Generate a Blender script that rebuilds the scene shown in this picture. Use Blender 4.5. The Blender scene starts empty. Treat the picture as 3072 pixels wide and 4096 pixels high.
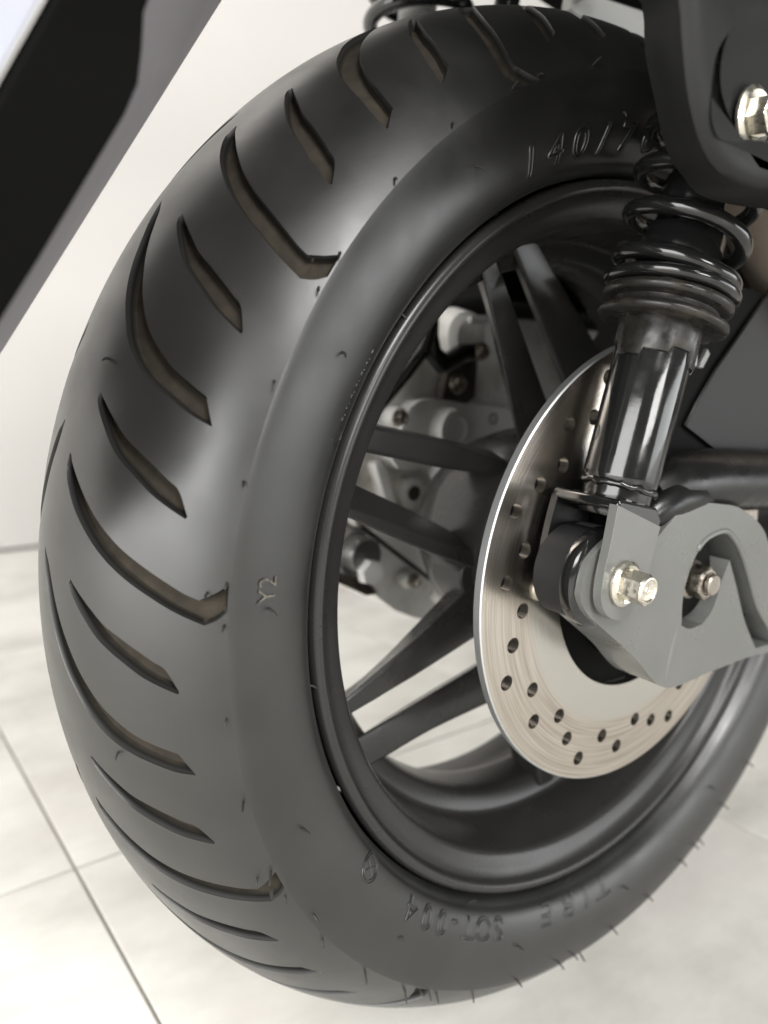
import bpy, bmesh, math, random
import numpy as np
from mathutils import Vector, Matrix
from mathutils.geometry import delaunay_2d_cdt, tessellate_polygon

random.seed(7)
scene = bpy.context.scene
COL = scene.collection

# ------------------------------------------------------------------ camera
H = 0.301                      # wheel centre height (wheel is held 25 mm off the floor by the centre stand)
CAM = Vector((0.3101, -0.3484, 0.4061))
D = Vector((-0.7762, 0.5972, -0.2022)).normalized()
RT = Vector((0.6037, 0.7965, 0.0349)).normalized()
UP = RT.cross(D).normalized()
cam = bpy.data.cameras.new('camera')
cam.sensor_fit = 'VERTICAL'
cam.sensor_height = 36.0
cam.sensor_width = 27.0
cam.lens = 27.22
cam.clip_start = 0.01
cam.clip_end = 60
cam.dof.use_dof = True
cam.dof.focus_distance = 0.312
cam.dof.aperture_fstop = 6.0
co = bpy.data.objects.new('camera', cam)
COL.objects.link(co)
co.matrix_world = Matrix(((RT.x, UP.x, -D.x, CAM.x), (RT.y, UP.y, -D.y, CAM.y), (RT.z, UP.z, -D.z, CAM.z), (0, 0, 0, 1)))
scene.camera = co

# ------------------------------------------------------------------ light: a bright shop room
w = bpy.data.worlds.new('World')
scene.world = w
w.use_nodes = True
bg = w.node_tree.nodes['Background']
bg.inputs[0].default_value = (0.98, 0.99, 0.97, 1)
bg.inputs[1].default_value = 0.11


def area(name, loc, target, sx, sy, radiance, col):
    l = bpy.data.lights.new(name, 'AREA')
    l.shape = 'RECTANGLE'
    l.size, l.size_y = sx, sy
    l.energy = radiance * math.pi * sx * sy
    l.color = col
    o = bpy.data.objects.new(name, l)
    COL.objects.link(o)
    o.location = loc
    o.rotation_euler = (Vector(target) - Vector(loc)).to_track_quat('-Z', 'Y').to_euler()
    return o


area('entrance_glass_light', (1.2, -3.8, 1.2), (0.1, 0, 0.6), 3.4, 2.2, 6.5, (1.0, 0.995, 0.98))
area('ceiling_lamp', (2.3, -0.8, 2.4), (0, -0.1, 0.4), 0.9, 0.9, 23.0, (1.0, 0.985, 0.96))
area('engine_fill_light', (3.0, -0.35, 1.10), (0, -0.05, 0.32), 1.0, 0.7, 11.0, (1.0, 0.99, 0.97))  # added fill that brightens the engine case through the spokes
area('front_door_light', (2.4, 2.0, 0.40), (0, 0, 0.2), 2.2, 0.75, 3.4, (0.98, 0.995, 1.0))
area('rear_window_light', (-0.9, -4.2, 0.9), (-0.6, 0, 0.5), 0.9, 1.5, 6.0, (1.0, 1.0, 0.98))
area('wall_side_fill', (-0.88, -0.35, 2.35), (-0.55, -0.25, 0), 0.8, 0.8, 8.0, (1.0, 0.985, 0.955))  # added fill from above for the engine and the floor by the wall

scene.view_settings.view_transform = 'Standard'
scene.view_settings.look = 'None'
scene.view_settings.exposure = 0.3
scene.view_settings.gamma = 1.0
scene.render.engine = 'CYCLES'

# ------------------------------------------------------------------ materials
MATS = {}


def mat(name, base, rough=0.5, metal=0.0, coat=0.0, noise=None, bump=None, spec=0.5, rough_var=None, extra=None, sheen=0.0):
    """principled material with optional colour mottling, roughness mottling and bump"""
    m = bpy.data.materials.new(name)
    m.use_nodes = True
    nt = m.node_tree
    p = nt.nodes['Principled BSDF']
    p.inputs['Base Color'].default_value = (*base, 1)
    p.inputs['Roughness'].default_value = rough
    p.inputs['Metallic'].default_value = metal
    p.inputs['Specular IOR Level'].default_value = spec
    p.inputs['Coat Weight'].default_value = coat
    p.inputs['Coat Roughness'].default_value = 0.10
    tc = nt.nodes.new('ShaderNodeTexCoord')
    if noise:
        sc, col2, lo, hi = noise
        n = nt.nodes.new('ShaderNodeTexNoise')
        n.inputs['Scale'].default_value = sc
        n.inputs['Detail'].default_value = 6
        nt.links.new(tc.outputs['Object'], n.inputs['Vector'])
        r = nt.nodes.new('ShaderNodeMapRange')
        r.inputs[1].default_value, r.inputs[2].default_value = lo, hi
        nt.links.new(n.outputs[0], r.inputs[0])
        mx = nt.nodes.new('ShaderNodeMix')
        mx.data_type = 'RGBA'
        mx.inputs[6].default_value = (*base, 1)
        mx.inputs[7].default_value = (*col2, 1)
        nt.links.new(r.outputs[0], mx.inputs[0])
        nt.links.new(mx.outputs[2], p.inputs['Base Color'])
    if rough_var:
        sc, r0, r1 = rough_var
        n = nt.nodes.new('ShaderNodeTexNoise')
        n.inputs['Scale'].default_value = sc
        n.inputs['Detail'].default_value = 5
        nt.links.new(tc.outputs['Object'], n.inputs['Vector'])
        r = nt.nodes.new('ShaderNodeMapRange')
        r.inputs[1].default_value, r.inputs[2].default_value = 0.35, 0.65
        r.inputs[3].default_value, r.inputs[4].default_value = r0, r1
        nt.links.new(n.outputs[0], r.inputs[0])
        nt.links.new(r.outputs[0], p.inputs['Roughness'])
    if bump:
        sc, st, dist = bump
        n = nt.nodes.new('ShaderNodeTexNoise')
        n.inputs['Scale'].default_value = sc
        n.inputs['Detail'].default_value = 4
        nt.links.new(tc.outputs['Object'], n.inputs['Vector'])
        b = nt.nodes.new('ShaderNodeBump')
        b.inputs['Strength'].default_value = st
        b.inputs['Distance'].default_value = dist
        nt.links.new(n.outputs[0], b.inputs['Height'])
        nt.links.new(b.outputs[0], p.inputs['Normal'])
    if sheen:
        p.inputs['Sheen Weight'].default_value = sheen
        p.inputs['Sheen Roughness'].default_value = 0.45
        p.inputs['Sheen Tint'].default_value = (0.9, 0.92, 0.88, 1)
    if extra:
        extra(nt, p, tc)
    MATS[name] = m
    return m


def dust_extra(nt, p, tc):
    """pale road dust lying on the groove floors (attribute written with the grooves)"""
    a = nt.nodes.new('ShaderNodeAttribute')
    a.attribute_name = 'groove'
    n = nt.nodes.new('ShaderNodeTexNoise')
    n.inputs['Scale'].default_value = 160
    n.inputs['Detail'].default_value = 5
    nt.links.new(tc.outputs['Object'], n.inputs['Vector'])
    r = nt.nodes.new('ShaderNodeMapRange')
    r.inputs[1].default_value, r.inputs[2].default_value = 0.3, 0.7
    r.inputs[3].default_value, r.inputs[4].default_value = 0.55, 1.0
    nt.links.new(n.outputs[0], r.inputs[0])
    mu = nt.nodes.new('ShaderNodeMath')
    mu.operation = 'MULTIPLY'
    nt.links.new(a.outputs['Fac'], mu.inputs[0])
    nt.links.new(r.outputs[0], mu.inputs[1])
    old = p.inputs['Base Color'].links[0].from_socket
    mx = nt.nodes.new('ShaderNodeMix')
    mx.data_type = 'RGBA'
    nt.links.new(mu.outputs[0], mx.inputs[0])
    nt.links.new(old, mx.inputs[6])
    mx.inputs[7].default_value = (0.056, 0.048, 0.038, 1)
    nt.links.new(mx.outputs[2], p.inputs['Base Color'])
    # groove walls and dusty floors are dead matt
    wl = nt.nodes.new('ShaderNodeAttribute')
    wl.attribute_name = 'wall'
    orr = p.inputs['Roughness'].links[0].from_socket
    mr = nt.nodes.new('ShaderNodeMix')
    nt.links.new(wl.outputs['Fac'], mr.inputs[0])
    nt.links.new(orr, mr.inputs[2])
    mr.inputs[3].default_value = 0.95
    nt.links.new(mr.outputs[0], p.inputs['Roughness'])
    ms = nt.nodes.new('ShaderNodeMapRange')
    ms.inputs[3].default_value, ms.inputs[4].default_value = 0.95, 0.08
    nt.links.new(wl.outputs['Fac'], ms.inputs[0])
    nt.links.new(ms.outputs[0], p.inputs['Specular IOR Level'])
    mh = nt.nodes.new('ShaderNodeMapRange')
    mh.inputs[3].default_value, mh.inputs[4].default_value = 0.03, 0.0
    nt.links.new(wl.outputs['Fac'], mh.inputs[0])
    nt.links.new(mh.outputs[0], p.inputs['Sheen Weight'])


mat('rubber', (0.0105, 0.0106, 0.0098), 0.36, noise=(26, (0.018, 0.0175, 0.0155), 0.40, 0.74), rough_var=(34, 0.32, 0.42),
    bump=(700, 0.05, 0.0003), extra=dust_extra, sheen=0.06)
mat('rubber_plain', (0.022, 0.021, 0.019), 0.55)
mat('chalk', (0.15, 0.135, 0.115), 0.9, noise=(500, (0.05, 0.048, 0.043), 0.40, 0.66))
mat('rim_paint', (0.024, 0.0235, 0.023), 0.27, coat=0.0, noise=(40, (0.028, 0.027, 0.026), 0.4, 0.7), rough_var=(25, 0.26, 0.30), bump=(1500, 0.03, 0.0003))
mat('gloss_black', (0.010, 0.010, 0.010), 0.13, coat=0.6, rough_var=(120, 0.08, 0.2), bump=(260, 0.10, 0.0004))
mat('spring_black', (0.010, 0.010, 0.010), 0.16, coat=0.5, rough_var=(90, 0.1, 0.25))
mat('dusty_black', (0.016, 0.015, 0.013), 0.34, noise=(140, (0.055, 0.046, 0.032), 0.52, 0.85), rough_var=(150, 0.2, 0.5))
mat('bracket_paint', (0.135, 0.137, 0.130), 0.28, coat=0.30, noise=(14, (0.16, 0.16, 0.15), 0.4, 0.65), rough_var=(25, 0.24, 0.36), bump=(900, 0.05, 0.0003))
mat('swing_paint', (0.006, 0.006, 0.006), 0.30, rough_var=(60, 0.22, 0.38), bump=(500, 0.12, 0.0004))
mat('gusset_paint', (0.006, 0.006, 0.006), 0.42, spec=0.35)
mat('bush_rubber', (0.008, 0.008, 0.009), 0.6)
mat('plastic_black', (0.012, 0.0122, 0.0115), 0.55, spec=0.35, bump=(1800, 0.25, 0.0004), rough_var=(30, 0.5, 0.62))
mat('side_black', (0.006, 0.006, 0.0058), 0.7, spec=0.05, bump=(1500, 0.2, 0.0004))
mat('plastic_reflect_grey', (0.30, 0.285, 0.315), 0.42, rough_var=(12, 0.36, 0.5))  # grey stands for floor and wall light reflected in black plastic
mat('plate_pale', (0.52, 0.54, 0.62), 0.4)
mat('zinc', (0.80, 0.76, 0.66), 0.28, metal=1.0, rough_var=(300, 0.2, 0.38))
mat('steel_dark', (0.42, 0.38, 0.33), 0.35, metal=1.0, rough_var=(300, 0.25, 0.45))
mat('muffler_metal', (0.36, 0.305, 0.255), 0.42, metal=0.2, rough_var=(40, 0.35, 0.5))
mat('cast_alloy', (0.90, 0.89, 0.855), 0.55, noise=(35, (0.50, 0.46, 0.38), 0.5, 0.78), bump=(300, 0.25, 0.0006))
mat('cast_alloy_clean', (0.93, 0.93, 0.905), 0.5, bump=(300, 0.2, 0.0005))
mat('brown_dirty', (0.075, 0.06, 0.047), 0.6, noise=(80, (0.03, 0.025, 0.02), 0.4, 0.7))
mat('box_black', (0.005, 0.005, 0.005), 0.7, spec=0.12)
mat('silver_paint', (0.55, 0.55, 0.53), 0.35)
mat('wall_paint', (0.68, 0.655, 0.63), 0.7, noise=(3, (0.66, 0.64, 0.615), 0.4, 0.6), bump=(200, 0.06, 0.001))
mat('grout', (0.40, 0.385, 0.35), 0.9)
mat('seam_dark', (0.12, 0.11, 0.10), 0.9)


def disc_extra(nt, p, tc):
    """turned steel: fine concentric scratches, brown swept band, cleaner inner carrier band"""
    sep = nt.nodes.new('ShaderNodeSeparateXYZ')
    nt.links.new(tc.outputs['Object'], sep.inputs[0])
    cmb = nt.nodes.new('ShaderNodeCombineXYZ')
    nt.links.new(sep.outputs['Y'], cmb.inputs[0])
    nt.links.new(sep.outputs['Z'], cmb.inputs[1])
    ln = nt.nodes.new('ShaderNodeVectorMath')
    ln.operation = 'LENGTH'
    nt.links.new(cmb.outputs[0], ln.inputs[0])
    at = nt.nodes.new('ShaderNodeMath')
    at.operation = 'ARCTAN2'
    nt.links.new(sep.outputs['Z'], at.inputs[0])
    nt.links.new(sep.outputs['Y'], at.inputs[1])
    c2 = nt.nodes.new('ShaderNodeCombineXYZ')
    m1 = nt.nodes.new('ShaderNodeMath'); m1.operation = 'MULTIPLY'; m1.inputs[1].default_value = 900
    m2 = nt.nodes.new('ShaderNodeMath'); m2.operation = 'MULTIPLY'; m2.inputs[1].default_value = 1.6
    nt.links.new(ln.outputs['Value'], m1.inputs[0])
    nt.links.new(at.outputs[0], m2.inputs[0])
    nt.links.new(m1.outputs[0], c2.inputs[0])
    nt.links.new(m2.outputs[0], c2.inputs[1])
    n = nt.nodes.new('ShaderNodeTexNoise')
    n.inputs['Scale'].default_value = 1.0
    n.inputs['Detail'].default_value = 5
    nt.links.new(c2.outputs[0], n.inputs['Vector'])
    rp = nt.nodes.new('ShaderNodeValToRGB')
    e = rp.color_ramp.elements
    e[0].position = 0.30; e[0].color = (0.46, 0.405, 0.345, 1)
    e[1].position = 0.72; e[1].color = (0.78, 0.725, 0.655, 1)
    nt.links.new(n.outputs[0], rp.inputs[0])
    st = nt.nodes.new('ShaderNodeMapRange')
    st.inputs[1].default_value, st.inputs[2].default_value = 0.0835, 0.0865
    nt.links.new(ln.outputs['Value'], st.inputs[0])
    mx = nt.nodes.new('ShaderNodeMix'); mx.data_type = 'RGBA'
    mx.inputs[6].default_value = (0.66, 0.635, 0.59, 1)
    nt.links.new(st.outputs[0], mx.inputs[0])
    nt.links.new(rp.outputs[0], mx.inputs[7])
    nt.links.new(mx.outputs[2], p.inputs['Base Color'])
    b = nt.nodes.new('ShaderNodeBump')
    b.inputs['Strength'].default_value = 0.12
    b.inputs['Distance'].default_value = 0.0003
    nt.links.new(n.outputs[0], b.inputs['Height'])
    nt.links.new(b.outputs[0], p.inputs['Normal'])


mat('disc_steel', (0.5, 0.43, 0.36), 0.25, metal=1.0, extra=disc_extra)
mat('disc_edge', (0.72, 0.73, 0.73), 0.5, metal=1.0)


def tile_extra(nt, p, tc):
    """pale stone-look porcelain: streaks along one way, grey clouds, faint pink and green tints"""
    oi = nt.nodes.new('ShaderNodeObjectInfo')
    cv = nt.nodes.new('ShaderNodeCombineXYZ')
    mm = nt.nodes.new('ShaderNodeMath'); mm.operation = 'MULTIPLY'; mm.inputs[1].default_value = 37
    nt.links.new(oi.outputs['Random'], mm.inputs[0])
    nt.links.new(mm.outputs[0], cv.inputs[2])
    ad = nt.nodes.new('ShaderNodeVectorMath'); ad.operation = 'ADD'
    nt.links.new(tc.outputs['Object'], ad.inputs[0])
    nt.links.new(cv.outputs[0], ad.inputs[1])
    mp = nt.nodes.new('ShaderNodeMapping')
    mp.inputs['Scale'].default_value = (8, 4.5, 1)
    nt.links.new(ad.outputs[0], mp.inputs['Vector'])
    n1 = nt.nodes.new('ShaderNodeTexNoise')
    n1.inputs['Scale'].default_value = 1.3; n1.inputs['Detail'].default_value = 9; n1.inputs['Roughness'].default_value = 0.62
    nt.links.new(mp.outputs[0], n1.inputs['Vector'])
    r1 = nt.nodes.new('ShaderNodeValToRGB')
    e = r1.color_ramp.elements
    e[0].position = 0.28; e[0].color = (0.52, 0.505, 0.465, 1)
    e[1].position = 0.60; e[1].color = (0.76, 0.745, 0.70, 1)
    nt.links.new(n1.outputs[0], r1.inputs[0])
    n2 = nt.nodes.new('ShaderNodeTexNoise')
    n2.inputs['Scale'].default_value = 5; n2.inputs['Detail'].default_value = 4
    nt.links.new(ad.outputs[0], n2.inputs['Vector'])
    r2 = nt.nodes.new('ShaderNodeMapRange')
    r2.inputs[1].default_value, r2.inputs[2].default_value = 0.50, 0.72
    r2.inputs[4].default_value = 0.55
    nt.links.new(n2.outputs[0], r2.inputs[0])
    mx = nt.nodes.new('ShaderNodeMix'); mx.data_type = 'RGBA'
    nt.links.new(r2.outputs[0], mx.inputs[0])
    nt.links.new(r1.outputs[0], mx.inputs[6])
    mx.inputs[7].default_value = (0.60, 0.56, 0.54, 1)
    nt.links.new(mx.outputs[2], p.inputs['Base Color'])


mat('tile', (0.66, 0.64, 0.6), 0.38, extra=tile_extra)

# ------------------------------------------------------------------ mesh helpers


def link(name, me, material, parent=None, smooth=True, angle=35):
    o = bpy.data.objects.new(name, me)
    COL.objects.link(o)
    if material and not me.materials:
        me.materials.append(MATS[material])
    if smooth:
        for pl in me.polygons:
            pl.use_smooth = True
        me.set_sharp_from_angle(angle=math.radians(angle))
    if parent:
        o.parent = parent
    return o


def mesh(name, vs, fs):
    me = bpy.data.meshes.new(name)
    me.from_pydata([tuple(v) for v in vs], [], fs)
    me.update()
    return me


def fix_normals(me):
    bm = bmesh.new()
    bm.from_mesh(me)
    bmesh.ops.remove_doubles(bm, verts=bm.verts, dist=1e-6)
    bmesh.ops.recalc_face_normals(bm, faces=bm.faces)
    bm.to_mesh(me)
    bm.free()
    me.update()


def bevel(o, width, seg=2, angle=40):
    m = o.modifiers.new('bevel', 'BEVEL')
    m.width = width
    m.segments = seg
    m.limit_method = 'ANGLE'
    m.angle_limit = math.radians(angle)
    m.harden_normals = False
    return o


def lathe(name, prof, material, parent, seg=160, origin=(0, 0, H), axis=(1, 0, 0), closed=False, angle=35, a0=0.0):
    """prof: (distance along axis, radius) pairs turned about the axis through origin"""
    ax = Vector(axis).normalized()
    e1 = ax.orthogonal().normalized()
    e2 = ax.cross(e1)
    o0 = Vector(origin)
    vs, fs = [], []
    n = len(prof)
    for k in range(seg):
        a = 2 * math.pi * k / seg + a0
        dr = e1 * math.cos(a) + e2 * math.sin(a)
        for (t, r) in prof:
            vs.append(o0 + ax * t + dr * r)
    for k in range(seg):
        k2 = (k + 1) % seg
        for i in range(n - 1 + (1 if closed else 0)):
            j = (i + 1) % n
            fs.append((k * n + i, k * n + j, k2 * n + j, k2 * n + i))
    me = mesh(name, vs, fs)
    fix_normals(me)
    return link(name, me, material, parent, angle=angle)


def catmull(pts, per=5, closed=True):
    P = [np.array(p, float) for p in pts]
    n = len(P)
    out = []
    rng = range(n) if closed else range(n - 1)
    for i in rng:
        p0 = P[(i - 1) % n] if closed or i > 0 else P[0]
        p1, p2 = P[i], P[(i + 1) % n]
        p3 = P[(i + 2) % n] if closed or i + 2 < n else P[-1]
        for k in range(per):
            t = k / per
            out.append(0.5 * ((2 * p1) + (-p0 + p2) * t + (2 * p0 - 5 * p1 + 4 * p2 - p3) * t * t + (-p0 + 3 * p1 - 3 * p2 + p3) * t ** 3))
    if not closed:
        out.append(P[-1])
    return [tuple(v) for v in out]


def plate(name, outline, x0, x1, material, parent, holes=(), bev=0.001, seg=2, back=None, angle=35, xfun=None):
    """extruded plate: outlines in (y, z), standing between x0 (back) and x1 (front)"""
    loops = [list(outline)] + [list(h) for h in holes]
    tris = tessellate_polygon([[Vector((p[0], p[1], 0)) for p in lp] for lp in loops])
    flat = [p for lp in loops for p in lp]
    bflat = [p for lp in ([list(back)] if back else [loops[0]]) + loops[1:] for p in lp]
    n = len(flat)
    vs = [((xfun(p) if xfun else 0) + x1, p[0], p[1]) for p in flat] + [(x0, p[0], p[1]) for p in bflat]
    fs = [tuple(t) for t in tris] + [tuple(n + i for i in reversed(t)) for t in tris]
    b = 0
    for lp in loops:
        m = len(lp)
        for i in range(m):
            j = (i + 1) % m
            fs.append((b + i, b + j, n + b + j, n + b + i))
        b += m
    me = mesh(name, vs, fs)
    fix_normals(me)
    o = link(name, me, material, parent, angle=angle)
    if bev:
        bevel(o, bev, seg)
    return o


def tube(name, path, radius, material, parent, seg=14, cap=True, angle=50):
    P = [Vector(p) for p in path]
    rad = radius if isinstance(radius, (list, tuple)) else [radius] * len(P)
    t0 = (P[1] - P[0]).normalized()
    nrm = t0.orthogonal().normalized()
    vs, fs = [], []
    for i, p in enumerate(P):
        t = (P[min(i + 1, len(P) - 1)] - P[max(i - 1, 0)]).normalized()
        nrm = (nrm - t * nrm.dot(t)).normalized()
        bn = t.cross(nrm)
        for k in range(seg):
            a = 2 * math.pi * k / seg
            vs.append(p + (nrm * math.cos(a) + bn * math.sin(a)) * rad[i])
    for i in range(len(P) - 1):
        for k in range(seg):
            k2 = (k + 1) % seg
            fs.append((i * seg + k, i * seg + k2, (i + 1) * seg + k2, (i + 1) * seg + k))
    if cap:
        fs.append(tuple(reversed(range(seg))))
        fs.append(tuple((len(P) - 1) * seg + k for k in range(seg)))
    me = mesh(name, vs, fs)
    fix_normals(me)
    return link(name, me, material, parent, angle=angle)


def tag(o, **kw):
    for k, v in kw.items():
        o[k] = v
    return o


# ------------------------------------------------------------------ the setting: tiled floor and white wall
T = 0.5
X0, Y0 = -0.2585, -0.2045          # grout crossing
floor_me = mesh('floor', [(-1.30, -6, -0.006), (6, -6, -0.006), (6, 8, -0.006), (-1.30, 8, -0.006)], [(0, 1, 2, 3)])
floor = tag(link('floor', floor_me, 'grout'), kind='structure', label='pale stone-look tiled shop floor')
g = 0.0012
tile_cache = {}
for i in range(-3, 7):
    for j in range(-6, 9):
        xa, xb = X0 + i * T + g, X0 + (i + 1) * T - g
        ya, yb = Y0 + j * T + g, Y0 + (j + 1) * T - g
        xa = max(xa, -1.2895)
        if xb <= xa + 0.01:
            continue
        key = round(xb - xa, 4)
        if key not in tile_cache:
            sx, sy, h, c = xb - xa, yb - ya, 0.0, 0.0007
            vs = [(0, 0, -0.02), (sx, 0, -0.02), (sx, sy, -0.02), (0, sy, -0.02),
                  (0, 0, -c), (sx, 0, -c), (sx, sy, -c), (0, sy, -c),
                  (c, c, 0), (sx - c, c, 0), (sx - c, sy - c, 0), (c, sy - c, 0)]
            fs = [(0, 1, 5, 4), (1, 2, 6, 5), (2, 3, 7, 6), (3, 0, 4, 7), (4, 5, 9, 8), (5, 6, 10, 9), (6, 7, 11, 10), (7, 4, 8, 11), (8, 9, 10, 11)]
            tile_cache[key] = mesh('floor_tile', vs, fs)
        o = link('floor_tile', tile_cache[key], 'tile', floor, smooth=False)
        o.location = (xa, ya, 0)
wall_me = mesh('wall', [(-1.293, -6, -0.02), (-1.293, 8, -0.02), (-1.293, 8, 3.2), (-1.293, -6, 3.2), (-1.35, -6, -0.02), (-1.35, 8, -0.02), (-1.35, 8, 3.2), (-1.35, -6, 3.2)],
               [(0, 1, 2, 3), (7, 6, 5, 4), (3, 2, 6, 7), (0, 3, 7, 4), (1, 5, 6, 2)])
wall = tag(link('wall', wall_me, 'wall_paint', smooth=False), kind='structure', label='plain white painted wall behind the scooter')
sk = mesh('wall_joint', [(-1.2928, -6, 0.0005), (-1.2895, -6, 0.0005), (-1.2895, 8, 0.0005), (-1.2928, 8, 0.0005), (-1.2928, -6, 0.006), (-1.2928, 8, 0.006)],
          [(0, 1, 2, 3), (1, 4, 5, 2), (0, 3, 5, 4)])
link('sealant_joint', sk, 'seam_dark', wall, smooth=False)

# ------------------------------------------------------------------ the scooter
bike = bpy.data.objects.new('scooter', None)
COL.objects.link(bike)
tag(bike, label='black scooter seen at its rear wheel, standing on the pale tiled floor', category='scooter')


def cyl(x, r, th):
    a = math.radians(th)
    return Vector((x, -r * math.cos(a), H + r * math.sin(a)))


# ---- tyre ---------------------------------------------------------------
R = 0.276
RHO = (0.075 ** 2 + 0.0417 ** 2) / (2 * 0.0417)     # crown arc through the shoulder edge


def rof(x):
    return R - RHO + np.sqrt(np.maximum(0, RHO ** 2 - np.asarray(x) ** 2))


xs_ = np.linspace(0, 0.075, 500)
ss_ = np.concatenate([[0], np.cumsum(np.hypot(np.diff(xs_), np.diff(rof(xs_))))]) * 1000
SMAX = float(ss_[-1])


def surf(s, th, depth):
    """tread point: s (mm, arc from crown), th (deg), depth (mm, inward along the normal)"""
    a = np.abs(s)
    x = np.interp(a, ss_, xs_)
    r = rof(x)
    xa = np.interp(np.minimum(a + 0.6, SMAX), ss_, xs_)
    xb = np.interp(np.maximum(a - 0.6, 0), ss_, xs_)
    tx, tr = xa - xb, rof(xa) - rof(xb)
    L = np.hypot(tx, tr) + 1e-12
    nx, nr = -tr / L, tx / L
    x = (x - nx * depth / 1000) * np.where(s < 0, -1, 1)
    r = r - nr * depth / 1000
    t = np.radians(th)
    return np.stack([x, -r * np.cos(t), H + r * np.sin(t)], -1)


K = 4.5          # mm of tread per degree
G_LONG = [(12.4, 0.4), (16, -0.55), (20.1, -1.35), (28.0, -2.85), (37.1, -4.4), (47.7, -5.85), (58.0, -6.95), (67.1, -7.9), (73.8, -8.6), (79.0, -9.0), (84.3, -8.3), (88.9, -7.45),
          (89.0, -9.8), (85.6, -10.6), (81.2, -11.1), (76.8, -10.75), (69.4, -10.1), (60.5, -9.2), (50.8, -8.2), (40.9, -7.0), (31.7, -5.6), (21.8, -3.8), (14.8, -2.1), (12.0, -1.1)]
G_SHORT = [(23.2, 0.1), (28.9, -.8), (35.2, -1.75), (41.9, -2.75), (49.5, -3.55), (57.0, -4.4), (62.5, -5.1), (67.2, -5.75), (72.4, -7.9),
           (64.6, -7.2), (57.6, -6.5), (50.6, -5.6), (44.2, -4.8), (38.4, -4.0), (32.7, -2.9), (26.8, -1.65), (23.1, -.75), (22.3, -.3)]
G_MID = [(-1.6, 0.5), (0, -0.1), (4.4, -1.0), (7.7, -2.2), (11.6, -3.85), (15.8, -5.45), (20.2, -6.9), (25.3, -8.5), (30.9, -9.95), (37.2, -11.3), (44.1, -12.4), (51.6, -13.4), (60.2, -14.2), (67.9, -14.85), (73.0, -17.0),
         (65.0, -16.6), (55.5, -15.8), (47.4, -15.1), (39.9, -14.3), (33.7, -13.35), (27.3, -12.1), (22.2, -10.75), (17.1, -9.35), (12.2, -7.65), (8.3, -5.95), (4.4, -3.75), (0.9, -2.0), (-0.9, -.6)]
# on the far side the middle groove runs on over the crown
G_FAR = [(-9.0, 4.6), (-4.5, 2.2)] + G_MID[1:-1] + [(-1.4, 0.2), (-5.2, 2.1)]


def densify(pts, step=1.5, sub=4):
    """outline in (s, th*K) with corners kept: points where the direction turns hard stay, the rest is splined"""
    P = [np.array((p[0], p[1] * K)) for p in pts]
    n = len(P)
    hard = []
    for i in range(n):
        a = P[i] - P[i - 1]
        b = P[(i + 1) % n] - P[i]
        c = a @ b / (np.linalg.norm(a) * np.linalg.norm(b) + 1e-9)
        hard.append(c < 0.86)
    out = []
    for i in range(n):
        p1, p2 = P[i], P[(i + 1) % n]
        p0 = P[i - 1] if not hard[i] else p1 - (p2 - p1)
        p3 = P[(i + 2) % n] if not hard[(i + 1) % n] else p2 + (p2 - p1)
        m = max(1, int(round(np.linalg.norm(p2 - p1) / step)))
        for k in range(m):
            t = k / m
            out.append(0.5 * ((2 * p1) + (-p0 + p2) * t + (2 * p0 - 5 * p1 + 4 * p2 - p3) * t * t + (-p0 + 3 * p1 - 3 * p2 + p3) * t ** 3))
    return np.array(out)


def seg_dist(pts, poly):
    a = poly
    b = np.roll(poly, -1, 0)
    d = b - a
    L2 = (d * d).sum(1) + 1e-12
    t = np.clip(((pts[:, None, :] - a[None]) * d[None]).sum(2) / L2, 0, 1)
    q = a[None] + t[..., None] * d[None]
    return np.sqrt(((pts[:, None, :] - q) ** 2).sum(2)).min(1)


def inside(pts, poly):
    x, y = pts[:, 0], pts[:, 1]
    c = np.zeros(len(pts), bool)
    a = poly
    b = np.roll(poly, -1, 0)
    for (x1, y1), (x2, y2) in zip(a, b):
        if y1 == y2:
            continue
        k = ((y1 > y) != (y2 > y)) & (x < (x2 - x1) * (y - y1) / (y2 - y1) + x1)
        c ^= k
    return c


GROOVE_DEPTH = 4.4
WALL = 1.15


def depth_of(dist):
    t = np.clip(dist / WALL, 0, 1)
    return GROOVE_DEPTH * (t * 0.75 + 0.25 * t * t * (3 - 2 * t))


proto = []
for pts in (G_LONG, G_SHORT, G_MID, G_FAR):
    o_ = densify(pts)
    nx_ = np.roll(o_, -1, 0) - np.roll(o_, 1, 0)
    nn = np.stack([-nx_[:, 1], nx_[:, 0]], 1) / (np.linalg.norm(nx_, axis=1, keepdims=True) + 1e-9)
    inn = []
    for off in (0.6, 1.2, 2.0, 3.2):
        q = o_ + nn * off
        q2 = o_ - nn * off
        cand = np.where(inside(o_ + nn * 0.05, o_)[:, None], q, q2)
        if off > 1.9:
            cand = cand[::2]
        ok = inside(cand, o_) & (seg_dist(cand, o_) > off * 0.93)
        cand = cand[ok]
        if len(inn):
            prev = np.concatenate(inn)
            dmin = np.sqrt(((cand[:, None] - prev[None]) ** 2).sum(2)).min(1) if len(cand) and len(prev) else np.ones(len(cand))
            cand = cand[dmin > 0.5]
        inn.append(cand)
    inn = np.concatenate(inn)
    proto.append((o_, inn, depth_of(seg_dist(inn, o_))))

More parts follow.
